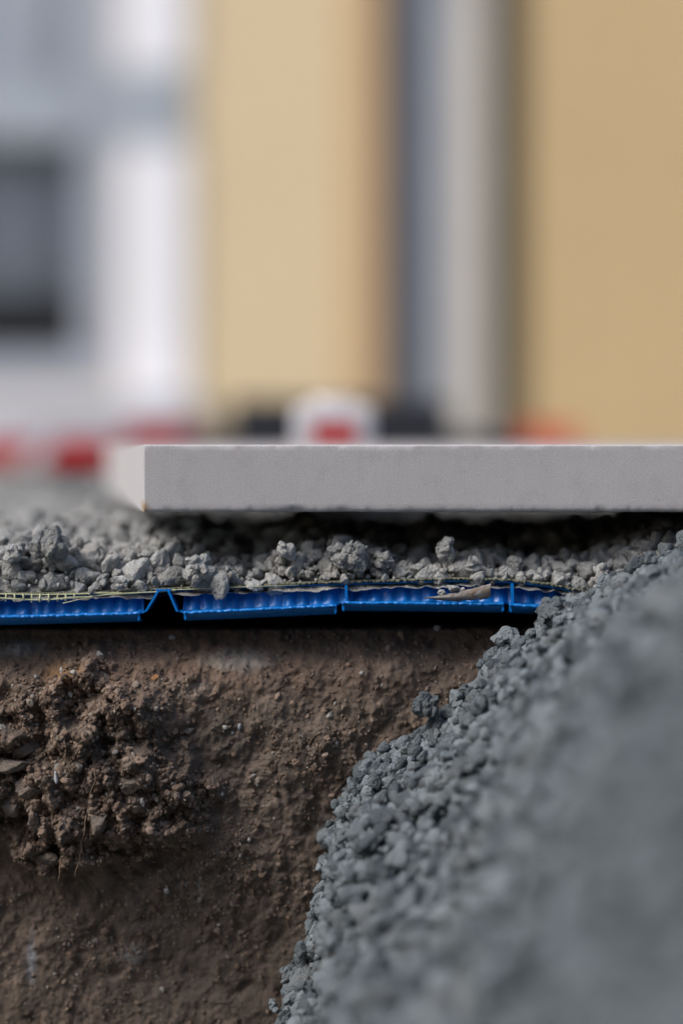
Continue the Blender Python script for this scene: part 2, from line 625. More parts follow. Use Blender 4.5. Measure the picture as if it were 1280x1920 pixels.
hp = link('sky_block_heap', arr_mesh('sky_block_heap', np.stack(HEAP, -1).reshape(-1, 3), grid_faces(110, 70)), M_CRUMB)  # added light blocker, never in view
tag(hp, 'tall brown heap added out of view to shade the trench from the low sky', kind='structure')

# crumbs of soil stuck to the face
n = 42000
cx = rng.uniform(-0.19, 0.09, n); cz = rng.uniform(PZ(1960), PZ(1200), n)
keep = rng.uniform(size=n) < (0.12 + 0.55 * np.clip(n2(cx, cz, 0.025, 2, 97) + 0.3, 0, 1) + 0.35 * lump_mask(cx, cz)) * (1 - 0.6 * smooth(PZ(1640), PZ(1850), cz))
cx, cz = cx[keep], cz[keep]
lm = lump_mask(cx, cz)
rad = np.exp(rng.normal(math.log(0.00050), 0.5, len(cx))) * (1 + 0.5 * lm)
rad = np.clip(rad, 0.0003, 0.0026)
cy = soil_y(cx, cz) - rad * rng.uniform(-0.55, 0.2, len(cx))
V1, F1 = stones(np.stack([cx, cy, cz], 1), rad, np.where(rad > 0.0016, 4, np.where(rad > 0.0008, 3, 2)))
cr = link('soil_crumbs', arr_mesh('soil_crumbs', V1, F1), M_CRUMB)
tag(cr, 'loose crumbs and grit stuck to the cut earth face', 'soil', kind='stuff')


# ------------------------------------------------------------------ gravel mound
def gravel_object(name, parts, mat):
    V, F = merge(*parts)
    return link(name, arr_mesh(name, V, F), mat)


def base_grid(xs, ys, zf, drop):
    X, Y = np.meshgrid(xs, ys, indexing='ij')
    Z = zf(X, Y) - drop + 0.0012 * n2(X, Y, 0.004, 3, 120)
    return np.stack([X, Y, Z], -1).reshape(-1, 3), tri(grid_faces(len(xs), len(ys)))


parts = [base_grid(np.unique(np.concatenate([np.linspace(-0.12, 0.34, 300), np.linspace(0.34, 1.6, 60)])),
                   np.unique(np.concatenate([np.linspace(-1.0, -0.72, 20), np.linspace(-0.72, 0.03, 360)])), mound_z, 0.0045)]


def scatter(x0, x1, y0, y1, step, zf, rmed, sub, seed, layers=1, cond=None, sink=0.25, rsig=0.36):
    r = np.random.default_rng(seed)
    out = []
    for L in range(layers):
        x, y = jitter_grid(x0, x1, y0, y1, step, r)
        if cond is not None:
            k = cond(x, y); x, y = x[k], y[k]
        z = zf(x, y)
        rad = np.clip(np.exp(r.normal(math.log(rmed), rsig, len(x))), rmed * 0.42, rmed * 2.0)
        z = z + rad * r.uniform(-sink * 1.8, sink * 2.2, len(x)) + L * rmed * 0.7
        out.append(stones(np.stack([x, y, z], 1), rad, sub, r))
    return out


vis = lambda x, y: mound_z(x, y) > FLOOR_Z + 0.001
parts += scatter(-0.085, 0.20, -0.06, 0.008, 0.0044, mound_z, 0.0025, 4, 1, 1, vis, 0.5, 0.7)
parts += scatter(-0.085, 0.20, -0.06, 0.008, 0.0034, mound_z, 0.0011, 3, 17, 1, vis, 1.6)
parts += scatter(-0.085, 0.20, -0.06, 0.008, 0.0130, mound_z, 0.0042, 4, 2, 1, vis, 0.5)
parts += scatter(-0.085, 0.24, -0.20, -0.05, 0.0050, mound_z, 0.0030, 3, 3, 1, vis, 0.4, 0.5)
parts += scatter(-0.085, 0.24, -0.20, -0.05, 0.0120, mound_z, 0.0044, 4, 4, 1, vis, 0.45)
parts += scatter(-0.06, 0.30, -0.72, -0.20, 0.0080, mound_z, 0.0048, 2, 5, 1, vis)
parts += scatter(-0.06, 0.30, -0.72, -0.30, 0.0240, mound_z, 0.0080, 3, 6, 1, vis, 0.3)
# clusters stuck together stand proud of the slope near the bank
r = np.random.default_rng(44)
cl = []
for i in range(330):
    y = -abs(r.normal(0, 0.05)); x = r.uniform(-0.05, 0.17)
    z = float(mound_z(np.array([x]), np.array([y]))[0])
    if z < FLOOR_Z + 0.01: continue
    k = r.integers(5, 14); R0 = r.uniform(0.003, 0.0065)
    o = r.normal(size=(k, 3)); o /= np.linalg.norm(o, axis=1)[:, None]
    P = np.array([x, y, z + R0 * 0.5]) + o * R0 * r.uniform(0.5, 1.0, (k, 1)) * np.array([1.2, 1, 0.9])
    cl.append(stones(P, r.uniform(0.0018, 0.0040, k), 4, r))
parts += cl
mo = gravel_object('gravel_mound', parts, M_MOUND)
tag(mo, 'steep mound of blue grey mortar coated gravel spilling down in front of the bank', 'gravel', kind='stuff')

# ------------------------------------------------------------------ gravel bed
ok_slab = lambda x, y: np.ones(len(x), bool)
parts = [base_grid(np.unique(np.concatenate([np.linspace(-3, -0.5, 50), np.linspace(-0.5, 0.3, 400), np.linspace(0.3, 3, 60)])),
                   np.unique(np.concatenate([np.linspace(0.001, 0.10, 70), np.linspace(0.10, 1.75, 260)])), bed_z, 0.0040)]
parts += scatter(-0.20, 0.18, 0.0065, 0.055, 0.0045, bed_z, 0.0027, 4, 11, 1, None, 0.35, 0.45)
parts += scatter(-0.20, 0.18, 0.0080, 0.055, 0.0125, bed_z, 0.0033, 4, 12, 1, None, 0.4)
parts += scatter(-0.18, 0.14, 0.0045, 0.030, 0.0033, bed_z, 0.0011, 3, 16, 1, None, 0.9)
parts += scatter(-0.42, 0.40, 0.055, 0.20, 0.0062, bed_z, 0.0036, 3, 13, 1, lambda x, y: bed_z(x, y) < SLAB_BOT - 0.0)
parts += scatter(-0.60, 0.05, 0.20, 0.60, 0.0062, bed_z, 0.0030, 2, 14, 1, lambda x, y: under_slab(x, y) < 0.05)
parts += scatter(-0.70, 0.30, 0.64, 1.30, 0.0110, bed_z, 0.0045, 2, 15, 1)
r = np.random.default_rng(45)
for i in range(75):
    y = r.uniform(0.010, 0.05); x = r.uniform(-0.18, 0.17)
    z = float(bed_z(np.array([x]), np.array([y]))[0])
    k = r.integers(4, 11); R0 = r.uniform(0.003, 0.006)
    o = r.normal(size=(k, 3)); o /= np.linalg.norm(o, axis=1)[:, None]
    P = np.array([x, y, z + R0 * 0.3]) + o * R0 * r.uniform(0.5, 1.0, (k, 1))
    P[:, 2] = np.minimum(P[:, 2], SLAB_BOT - 0.0035 if x > SLAB_X0 - 0.01 else 9)
    parts.append(stones(P, r.uniform(0.0014, 0.0034, k), 4, r))
be = gravel_object('gravel_bed', parts, M_BED)
tag(be, 'bed of grey mortar coated gravel between the blue mat and the slab', 'gravel', kind='stuff')

# ------------------------------------------------------------------ single clumps one can point to
def clump(label, px, py, rpx, n, seed, y=0.0, mat=M_BED, squash=(1, 0.8, 1), small=0.42, group=None):
    r = np.random.default_rng(seed)
    R0 = rpx * 0.00025
    cx, cz = PX(px, DF + y), PZ(py, DF + y)
    o = r.normal(size=(n, 3)); o /= np.linalg.norm(o, axis=1)[:, None]
    o *= (r.uniform(0.25, 1.0, (n, 1)) ** 0.6) * R0 * 0.72
    o = np.concatenate([[[0, 0, 0]], o]) * np.array(squash)
    rad = np.concatenate([[R0 * 0.62], r.uniform(small * 0.55, small, n) * R0])
    V, F = stones(o, rad, 4, r)
    me = arr_mesh('mortar_clump', V, F)
    ob = link('mortar_clump', me, mat)
    rm = ob.modifiers.new('fuse', 'REMESH')
    rm.mode = 'VOXEL'; rm.voxel_size = max(0.00022, R0 / 42); rm.use_smooth_shade = True
    ob.location = (cx, y, cz)
    tag(ob, label, 'mortar clump', 'clumps of mortar coated gravel')
    return ob


clump('big knobbly clump heaped highest at the far left end of the gravel bed', 92, 1022, 34, 24, 1, 0.004, squash=(1.1, .8, 1.1), small=.5)
clump('round clump on the left heap beside the frame edge', 28, 1040, 27, 16, 2, 0.006)
clump('pale clump standing upright on the mat edge just right of the blue notch', 370, 1070, 31, 20, 3, -0.001, squash=(.85, .8, 1.15), small=.5)
clump('squat clump resting on the mat between two upright ones', 430, 1078, 20, 10, 4, 0.002)
clump('round clump under the slab left of the middle heap', 536, 1032, 25, 14, 5, 0.006)
clump('large clustered clump in the middle of the bed under the slab', 655, 1043, 36, 34, 6, 0.003, squash=(1.15, .8, .95), small=.42)
clump('clump at the right shoulder of the middle heap', 722, 1048, 24, 14, 7, 0.004, squash=(1.2, .8, .8))
clump('tall clump under the slab above the torn scrap', 835, 1034, 27, 16, 8, 0.008, squash=(.95, .8, 1.1))
clump('long flat clump behind the torn scrap', 885, 1062, 25, 12, 9, 0.006, squash=(1.2, .8, .75))
clump('lone clump perched on the slope edge against the brown earth', 798, 1322, 30, 30, 10, -0.010, M_MOUND, (1.1, .9, .95), .42)
clump('grape like clump cresting the mound in front of the blue mat end', 1046, 1152, 46, 60, 11, -0.008, M_MOUND, (1.1, .9, .85), .33)
clump('pair of dark stones jutting left from the mound below the mat', 948, 1194, 27, 12, 12, -0.004, M_MOUND, (1.2, .9, .8), .5)
clump('small clump poking left of the mound low on the earth face', 540, 1832, 26, 14, 13, -0.005, M_MOUND, (1.15, .9, .9), .45)
clump('little stone at the very bottom left tip of the mound', 512, 1890, 17, 6, 14, -0.006, M_MOUND)
clump('rough clump high on the mound just below the slab', 1215, 1062, 34, 30, 15, -0.012, M_MOUND, (1.2, .9, .8), .4)
clump('clump wedged between the mat end and the mound', 1125, 1080, 28, 18, 16, 0.004)
clump('dark clump on the shoulder of the slope below the lone one', 722, 1432, 27, 16, 17, -0.006, M_MOUND, (1.25, .9, .8), .45)
clump('angular clump on the slope to the right of the lone one', 866, 1344, 27, 14, 18, -0.008, M_MOUND, (1.1, .9, .8), .5)
clump('single loose pebble caught on the mesh fringe', 171, 1109, 9, 4, 19, -0.003)
clump('small clump sitting on the mat edge above the mesh fringe', 229, 1092, 19, 12, 20, 0.0, squash=(1.1, .8, .9))

# ------------------------------------------------------------------ paving slab
nx = 700
u = np.linspace(0, 1, nx) ** 1.0
xx = SLAB_X0 + u * 0.6
chip = 0.0002 * n2(xx, xx * 0, 0.006, 3, 201) + 0.0009 * np.clip(n2(xx, xx * 0, 0.011, 2, 204) - 0.25, 0, 1) + 0.0005 * np.clip(n2(xx, xx * 0, 0.0025, 2, 207), 0, 1)
nick = 0.0003 * np.clip(n2(xx, xx * 0, 0.003, 2, 209) - 0.45, 0, 1) + 0.0001 * n2(xx, xx * 0, 0.004, 2, 222)
T, B = SLAB_TOP, SLAB_BOT
rows = []
fz = np.linspace(T - 0.0010, B + 0.002, 14)
rows.append((np.full(nx, SLAB_D), np.full(nx, B)))
rows.append((np.full(nx, 0.3), np.full(nx, B)))
rows.append((np.full(nx, 0.004), B + 0.0002 * n2(xx, xx * 0, 0.004, 2, 220)))
rows.append((np.full(nx, 0.0015), B + chip * 0.6))
rows.append((0.0004 + chip * 0.8, B + 0.0003 + chip))
for z in fz[::-1]:
    rows.append((0.00003 * n2(xx, xx * 0 + z, 0.004, 2, 230), np.full(nx, z)))
rows.append((0.0001 + nick, T - 0.00062 - nick))
rows.append((0.0012 + nick * 1.5, np.full(nx, T)))
rows.append((np.full(nx, 0.02), np.full(nx, T)))
rows.append((np.full(nx, SLAB_D), np.full(nx, T)))
V = np.stack([np.stack([SLAB_X0 + SLAB_SK * y + u * (SLAB_X1 - SLAB_X0 - SLAB_SK * y), y, z], -1) for y, z in rows], 1)
nr = len(rows)
F = grid_faces(nx, nr)
F = np.concatenate([F, np.stack([np.arange(nx - 1) * nr + nr - 1, (np.arange(nx - 1) + 1) * nr + nr - 1, (np.arange(nx - 1) + 1) * nr, np.arange(nx - 1) * nr], 1)])
me = arr_mesh('paving_slab', V.reshape(-1, 3), F)
bm = bmesh.new(); bm.from_mesh(me); bm.verts.ensure_lookup_table()
bm.faces.new([bm.verts[j] for j in range(nr)][::-1])
bm.faces.new([bm.verts[(nx - 1) * nr + j] for j in range(nr)])
bmesh.ops.recalc_face_normals(bm, faces=bm.faces)
bm.to_mesh(me); bm.free()
sl = link('paving_slab', me, M_SLAB, smooth_on=False)
tag(sl, 'thick grey concrete paving slab with a sawn front face lying on gravel', 'paving slab')

# ------------------------------------------------------------------ blue drainage mat
LIP = [(-1400, 1157), (0, 1155), (120, 1152), (262, 1148), (345, 1147), (500, 1140), (628, 1134), (631, 1134.5), (645, 1128), (800, 1129), (943, 1131), (953, 1132), (1015, 1135), (1105, 1150), (1500, 1172)]
mat_root = empty('drainage_mat', (0, 0.0, 0))
tag(mat_root, 'glossy blue plastic drainage mat, its cut edge showing between gravel and earth', 'drainage mat')
N0, N1 = 264, 346     # the notch
GAP = [(264, 346), (631, 644), (943, 953)]


def lipz(px): return np.interp(px, [p[0] for p in LIP], [PZ(p[1]) for p in LIP])
def topz(px): return np.interp(px, [p[0] for p in MATTOP_T], [PZ(p[1]) for p in MATTOP_T])


def sheet(name, px0, px1, rows_f, parent, mat=M_BLUE, step=1.5, thick=0.0006):
    pxs = np.arange(px0, px1 + 0.01, step)
    rows = rows_f(pxs)
    V = np.stack([np.stack([PX(pxs), y + 0 * pxs, z + 0 * pxs], -1) for y, z in rows], 1)
    o = link(name, arr_mesh(name, V.reshape(-1, 3), grid_faces(len(pxs), len(rows))), mat, parent)
    if thick:
        m = o.modifiers.new('thickness', 'SOLIDIFY'); m.thickness = thick; m.offset = 0
    return o


def wall_rows(p):
    fl = np.abs(np.sin(np.pi * (p + 5 * n2(p / 100.0, p * 0, 0.5, 1, 300)) / 26.5))
    am = 0.0013
    zt, zl = topz(p), lipz(p)
    out = []
    for t in np.linspace(0, 1, 11):
        z = zt - 0.0006 + (zl - zt) * t
        amp = am * min(1, t * 5) * (1 if t < 1 else 0.6)
        wob = 0.0006 * n2(p / 1000.0, p * 0 + t * 0.02, 0.02, 2, 303)
        out.append((0.0075 - 0.0035 * t ** 2 - amp * (fl ** 1.5) + wob, z))
    return out


def lip_rows(p):
    z = lipz(p) + 0.0002 * n2(p / 1000.0, p * 0, 0.01, 2, 310)
    ed = 0.0004 * n2(p / 1000.0, p * 0, 0.006, 3, 311)
    return [(0.0035 + 0 * p, z - 0.0002), (-0.001 + 0 * p, z - 0.0001), (-0.0045 + ed, z + 0.0002), (-0.0056 + ed, z + 0.0003), (-0.0062 + ed, z - 0.0001), (-0.0062 + ed, z - 0.0008)]


def fascia_rows(p):
    z = lipz(p)
    fl = np.abs(np.sin(np.pi * p / 53)) * 0.0012
    return [(-0.0040 + 0 * p, z - 0.0009), (-0.0015 - fl, z - 0.0018), (0.003 - fl, z - 0.0034), (0.010 - fl, z - 0.0048), (0.03 + 0 * p, z - 0.0054), (0.20 + 0 * p, z - 0.0054)]


segs = [(-1400, 264), (346, 631), (641, 943), (953, 1130)]
for a, b in segs:
    lo = sheet('lip', a, b, lip_rows, mat_root, thick=0.0007)
    sheet('underside', a, b, fascia_rows, mat_root, thick=0.0005)
for a, b in ((-1400, 268), (342, 1130)):
    sheet('ribbed_wall', a, b, wall_rows, mat_root, thick=0.0005)


def top_rows(p):
    z = topz(p)
    e = 0.0003 * n2(p / 1000.0, p * 0, 0.006, 3, 320)
    return [(0.0035 + e, z - 0.0012), (0.0032 + e, z - 0.0003), (0.006 + 0 * p, z), (0.2 + 0 * p, z)]


sheet('top_sheet', -1400, 1130, top_rows, mat_root, thick=0.0004)


def fleece_rows(p):
    z = topz(p) + 0.00035
    e = 0.0009 * n2(p / 1000.0, p * 0, 0.004, 4, 330, 0.7)
    d = 0.0005 * n2(p / 1000.0, p * 0, 0.0025, 3, 331, 0.7)
    return [(0.0015 + e, z - 0.0002 + d), (0.003 + 0 * p, z + 0.0002), (0.2 + 0 * p, z + 0.0002)]


sheet('fleece', -1400, 1130, fleece_rows, mat_root, M_FLEECE, thick=0.0007, step=1.0)
# the folded channel in the notch: two slanting walls running back, with frayed feet
mb = MB()
z_t, z_b = PZ(1108), PZ(1146)
for s, pt, pb in ((-1, 297, 274), (1, 317, 333)):
    t = 0.0011
    mb.prism([(PX(pt) - t / 2, z_t), (PX(pt) + t / 2, z_t), (PX(pb) + t / 2, z_b), (PX(pb) - t / 2, z_b)], -0.004, 0.2)
    mb.prism([(PX(pb) - t / 2, z_b), (PX(pb) + t / 2, z_b), (PX(pb + s * 12) + t / 2, z_b - 0.0012), (PX(pb + s * 12) - t / 2, z_b + 0.0006)], -0.003, 0.2)
mb.prism([(PX(294), z_t), (PX(320), z_t), (PX(321), z_t + 0.0008), (PX(293), z_t + 0.0008)], -0.003, 0.2)
mb.build('channel', M_BLUE, mat_root)
# torn ends beside each gap
for px in (631, 641, 943, 953, 264, 346):
    mb = MB()
    z = float(lipz(px))
    s = -1 if px in (631, 943, 264) else 1
    mb.prism([(PX(px), z + 0.0006), (PX(px + s * 5), z + 0.0001), (PX(px + s * 4), z - 0.0038), (PX(px), z - 0.003)], -0.0058, -0.004)
    mb.build('torn_edge', M_BLUE, mat_root)
for px in (646, 957):
    mb = MB()
    z = float(topz(px))
    mb.prism([(PX(px), z - 0.0012), (PX(px + 5), z - 0.0012), (PX(px + 6), float(lipz(px)) - 0.0005), (PX(px + 1), float(lipz(px)) - 0.0005)], -0.002, 0.006)
    mb.build('upright_tab', M_BLUE, mat_root)

# glass fibre mesh fringe hanging over the left end
mb = MB()
def strand(pts, r=0.00032, y=-0.0006):
    mb.tube([(PX(a), y + 0.0004 * math.sin(a * .13), PZ(b)) for a, b in pts], r, 6)
strand([(-60, 1113), (20, 1114), (80, 1115), (140, 1114), (190, 1112), (240, 1112), (290, 1110), (330, 1107)])
strand([(-60, 1121), (0, 1121), (30, 1123), (64, 1125), (100, 1124), (130, 1120), (165, 1119), (200, 1115), (262, 1112)], y=-0.0012)
strand([(118, 1131), (135, 1127), (152, 1123), (175, 1119)], 0.0002, -0.0014)
strand([(300, 1107), (380, 1104), (470, 1100), (560, 1097)], 0.0002, 0.0002)
for i, a in enumerate(range(-52, 150, 16)):
    l = [9, 12, 14, 11, 15, 16, 13, 17, 16, 16, 15, 14, 8][i % 13]
    strand([(a, 1113), (a + random.Random(i).uniform(-1, 1), 1113 + l * .5), (a + random.Random(i).uniform(-2, 2), 1113 + l)], 0.00042, -0.0011)
mb.build('mesh_fringe', M_MESH, mat_root, True)

# torn scrap with pebbles
pts = 60
px = np.linspace(795, 918, pts)
t = (px - 795) / 123
low = 1124 + 4 * np.sin(t * 3.0) - 8 * t ** 3
low = np.interp(t, [0, .12, .3, .5, .75, .92, 1], [1121, 1122, 1126, 1126, 1124, 1122, 1118])
upp = np.interp(t, [0, .12, .3, .5, .75, 1], [1119, 1117, 1114, 1109, 1101, 1092])
rowsV = []
for k in range(9):
    s = k / 8
    yy = -0.0070 + 0.0015 * (s - 0.5) ** 2 * 4 - 0.001 * s + 0.0006 * np.sin(t * 5)
    rowsV.append(np.stack([PX(px), yy, PZ(low + (upp - low) * s) + 0.0002 * n2(px / 1000, px * 0 + s, 0.006, 2, 400)], -1))
V = np.stack(rowsV, 1)
sc_o = link('torn_scrap', arr_mesh('torn_scrap', V.reshape(-1, 3), grid_faces(pts, 9)), M_SCRAP)
m = sc_o.modifiers.new('thickness', 'SOLIDIFY'); m.thickness = 0.0005
tag(sc_o, 'curled brown scrap smeared with mortar lying on the blue lip', 'scrap')
for i, (lab, a, b, q) in enumerate((('first small pebble cupped in the torn scrap, at its left end', 828, 1112, 8), ('largest pebble in the torn scrap, in the middle', 849, 1103, 11), ('pebble at the right of the three in the torn scrap', 866, 1107, 7))):
    V1, F1 = stones(np.zeros((1, 3)), np.array([q * 0.00025]), 4, np.random.default_rng(70 + i))
    o = link('pebble', arr_mesh('pebble', V1, F1), M_BED)
    o.location = (PX(a), -0.0045, PZ(b))
    tag(o, lab, 'pebble', 'pebbles in the torn scrap')

# ------------------------------------------------------------------ stones and roots in the earth face
m_ = Mat('embedded_stone', 0.9, 0.3)
m_.color(m_.ramp(m_.noise(160, 6, 0.7), [(0.3, (0.085, 0.068, 0.055)), (0.7, (0.17, 0.145, 0.122))])).bump(m_.noise(300, 5), 0.001)
M_EST = m_.m
M_PALE = plain('pale_grit', (0.33, 0.35, 0.37), 0.8, bump_scale=900)
M_CLAY = plain('clay_grit', (0.33, 0.17, 0.08), 0.9, bump_scale=900)
EMB = [('grey stone sticking out of the earth at the left edge', 48, 1402, 26, (1.2, .8, .8), M_EST, 5),
       ('flat shelf like stone half cut by the frame at the left of the earth face', 12, 1432, 34, (1.5, .9, .55), M_EST, 5),
       ('blocky brown stone in the crumbly lump', 245, 1462, 23, (1.1, .9, .9), M_EST, 5),
       ('brown clod low in the crumbly lump', 190, 1538, 22, (1, .9, 1.1), M_EST, 5),
       ('upright clod beside the flat shelf stone', 72, 1538, 20, (.7, .9, 1.3), M_EST, 5),
       ('dark round stone at the left of the crumbly lump', 26, 1508, 19, (1, .9, 1), M_EST, 5),
       ('angular clod above the dark round stone', 70, 1470, 24, (1.3, .9, .8), M_EST, 5),
       ('clod hanging at the underside of the crumbly lump', 90, 1612, 19, (1.3, .9, .7), M_EST, 5),
       ('white chip left of the blocky stone', 112, 1450, 7, (.6, .8, 1.4), M_PALE, 4),
       ('white chip under the blocky stone', 288, 1482, 7, (1, .8, 1), M_PALE, 4),
       ('pale round grain near the left edge of the earth', 20, 1474, 6, (1, .8, 1.1), M_PALE, 4),
       ('orange clay grain high on the earth face', 290, 1274, 7, (1, .8, 1), M_CLAY, 4),
       ('pale grain below the orange one, right of the middle', 448, 1367, 6, (.8, .8, 1.2), M_PALE, 4),
       ('pale pebble just beneath the mat in the middle', 823, 1187, 7, (1, .8, .9), M_PALE, 4),
       ('pale grain beneath the mat between the two gaps', 317, 1203, 6, (1, .8, .9), M_PALE, 4)]
for i, (lab, a, b, q, sq, mt, sub) in enumerate(EMB):
    x, z = PX(a), PZ(b)
    y = float(soil_y(np.array([x]), np.array([z]))[0])
    V1, F1 = stones(np.zeros((1, 3)), np.array([q * 0.00025]), sub, np.random.default_rng(500 + i))
    V1 = V1 * np.array(sq)
    o = link('embedded_stone', arr_mesh('embedded_stone', V1, F1), mt)
    o.location = (x, y - q * 0.00025 * 0.25, z)
    tag(o, lab, 'stone', 'stones stuck in the earth face')

for lab, pts in (('thin forked root hanging from the lump, the longest', [(168, 1520), (165, 1545), (158, 1570), (155, 1600), (150, 1618), (146, 1634)]),
                 ('short root stub under the lump, left of the longest', [(118, 1610), (116, 1628), (112, 1648)]),
                 ('fine arched root across the front of the lump', [(186, 1430), (188, 1450), (180, 1468), (176, 1490)]),
                 ('curved hair root at the upper left of the lump', [(118, 1420), (128, 1410), (132, 1395), (128, 1440)])):
    mb = MB()
    P = []
    rr = random.Random(len(lab))
    for a, b in pts:
        x, z = PX(a), PZ(b)
        P.append((x, float(soil_y(np.array([x]), np.array([z]))[0]) - 0.004, z))
    P = [P[0]] + [tuple(P[j // 2][k] if j % 2 == 0 else (P[j // 2][k] + P[j // 2 + 1][k]) / 2 + rr.uniform(-.0007, .0007) for k in range(3)) for j in range(1, 2 * len(P) - 1)]
    yb = min(p[1] for p in P)
    P = [(p[0], yb + 0.0015 * (1 - i / len(P)), p[2]) for i, p in enumerate(P)]
    mb.tube(P, [0.00028 * (1 - 0.5 * i / len(P)) for i in range(len(P))], 6)
    if 'forked' in lab:
        q = P[5]
        mb.tube([q, (q[0] + 0.001, q[1], q[2] - 0.003), (q[0] + 0.0006, q[1], q[2] - 0.0065)], 0.00016, 5)
    o = mb.build('root', M_ROOT, None, True)
    tag(o, lab, 'root', 'fine roots in the earth face')

# ------------------------------------------------------------------ house behind
DH = 4.8
YH = DH - DF


def HX(px): return PX(px, DH)
def HZ(py): return PZ(py, DH)


GZ = -0.005
house = empty('house', (HX(500), YH, GZ))
tag(house, 'yellow rendered house with a white framed window and a recessed grey door', 'house')


class HMB(MB):
    def build(s, name, mat, parent=None, smooth_on=False):
        for v in s.bm.verts: v.co -= Vector(house.location)
        return super().build(name, mat, parent, smooth_on)


M_YEL = Mat('yellow_render', 0.9, 0.2)
M_YEL.color(M_YEL.mix(M_YEL.noise(2.5, 5), (0.66, 0.52, 0.315), (0.74, 0.58, 0.36))).bump(M_YEL.noise(160, 5), 0.003)
M_YEL = M_YEL.m
M_OCH = Mat('ochre_render', 0.9, 0.2)
M_OCH.color(M_OCH.mix(M_OCH.noise(2.5, 5), (0.54, 0.39, 0.205), (0.62, 0.455, 0.245))).bump(M_OCH.noise(160, 5), 0.003)
M_OCH = M_OCH.m
M_WHITE = plain('white_paint', (0.84, 0.82, 0.82), 0.5, var=0.03)
M_FRAME = plain('pale_frame', (0.33, 0.355, 0.40), 0.4, var=0.05)
M_TRANS = plain('transom_grey', (0.36, 0.39, 0.42), 0.4, var=0.05)
M_SILL = plain('sill_stone', (0.50, 0.50, 0.53), 0.7, var=0.08)
M_ROOM = plain('room_grey', (0.42, 0.40, 0.41), 0.9)
M_CURT = plain('curtain_cloth', (0.44, 0.42, 0.45), 0.9, var=0.15)
M_DARK = plain('dark_green', (0.13, 0.13, 0.11), 0.8, var=0.3)
M_ROOF = plain('roof_tile', (0.25, 0.09, 0.06), 0.8, bump_scale=20, bump_d=0.02)
M_STEEL = plain('blue_grey_metal', (0.15, 0.17, 0.215), 0.4, var=0.1)
M_LGREY = plain('light_grey_panel', (0.46, 0.47, 0.48), 0.5, var=0.06)
M_BEIGE = plain('beige_trim', (0.60, 0.54, 0.45), 0.6, var=0.05)
M_OLIVE = plain('olive_joint', (0.05, 0.062, 0.05), 0.7, var=0.15)
M_TAN = plain('tan_render', (0.56, 0.37, 0.19), 0.9, var=0.06)
M_BROWN = plain('brown_jamb', (0.20, 0.17, 0.14), 0.7, var=0.1)
g_ = Mat('window_glass', 0.05, 0.5)
tr_ = g_.nt.nodes.new('ShaderNodeBsdfTransparent'); tr_.inputs[0].default_value = (0.92, 0.95, 0.96, 1)
mx_ = g_.nt.nodes.new('ShaderNodeMixShader'); mx_.inputs[0].default_value = 0.05
g_.b.inputs['Base Color'].default_value = (0.02, 0.02, 0.02, 1)
g_.nt.links.new(tr_.outputs[0], mx_.inputs[1]); g_.nt.links.new(g_.b.outputs[0], mx_.inputs[2])
g_.nt.links.new(mx_.outputs[0], g_.nt.nodes['Material Output'].inputs['Surface'])
M_GLASS = g_.m

x_l, x_r = HX(-2600), HX(3600)
wx0, wx1 = HX(-420), HX(222)            # window opening
wz0, wz1 = HZ(735), HZ(-560)
eave = 5.2
b = HMB()
b.box(x_l, wx0, YH, YH + 0.35, GZ, eave)
b.box(wx1, HX(712), YH, YH + 0.35, GZ, eave)
b.box(wx0, wx1, YH, YH + 0.35, wz1, eave)
b.box(wx0, wx1, YH, YH + 0.35, GZ, wz0)
b.build('wall', M_YEL, house)
HMB().box(HX(992), x_r, YH - 0.01, YH + 0.35, GZ, eave).build('wall', M_OCH, house)
HMB().box(x_l, x_r, YH + 0.35, YH + 6, GZ, eave).build('wall', M_YEL, house) if False else None
b = HMB()
b.box(x_l, x_l + .3, YH + .352, YH + 6, GZ, eave).box(x_r - .3, x_r, YH + .352, YH + 6, GZ, eave).box(x_l, x_r, YH + 6.002, YH + 6.3, GZ, eave)
b.build('wall', M_YEL, house)
HMB().box(HX(650), HX(711.5), YH - 0.004, YH - 0.0005, GZ, eave).build('corner_strip', M_TAN, house)
b = HMB()
b.prism([(x_l - .4, eave + 0.003), (x_r + .4, eave + 0.003), (x_r - 1, eave + 2.2), (x_l + 1, eave + 2.2)], YH - .5, YH + 6.8)
b.build('roof', M_ROOF, house)
# window surround: bright white strip right of the window, interrupted by the transom band
b = HMB()
b.box(HX(228), HX(354), YH - 0.012, YH - 0.002, HZ(742), HZ(278)).box(HX(228), HX(354), YH - 0.012, YH - 0.002, HZ(132), HZ(-640))
b.build('window_surround', M_WHITE, house)
HMB().box(HX(210), HX(352), YH - 0.010, YH - 0.002, HZ(276), HZ(134)).build('surround_band', M_TRANS, house)
HMB().box(HX(-500), HX(372), YH - 0.10, YH - 0.003, HZ(845), HZ(746)).build('sill', M_SILL, house)
win = HMB()
win.box(HX(150), wx1 - 0.001, YH + 0.02, YH + 0.10, wz0 + .001, wz1 - .001)
win.box(wx0 + .001, wx0 + 0.12, YH + 0.02, YH + 0.10, wz0 + .001, wz1 - .001)
win.box(wx0 + 0.12, HX(150), YH + 0.022, YH + 0.098, wz0 + .001, HZ(660))
win.box(wx0 + 0.12, HX(150), YH + 0.022, YH + 0.098, wz1 - 0.12, wz1 - .001)
wf = win.build('window', M_FRAME, house)
HMB().box(wx0 + 0.12, HX(150), YH + 0.012, YH + 0.108, HZ(262), HZ(152)).build('transom', M_TRANS, wf)
HMB().box(wx0 + 0.12, HX(150), YH + 0.055, YH + 0.060, HZ(660), HZ(262)).build('pane', M_GLASS, wf)
HMB().box(wx0 + 0.12, HX(150), YH + 0.055, YH + 0.060, HZ(152), wz1 - 0.12).build('pane', M_GLASS, wf)
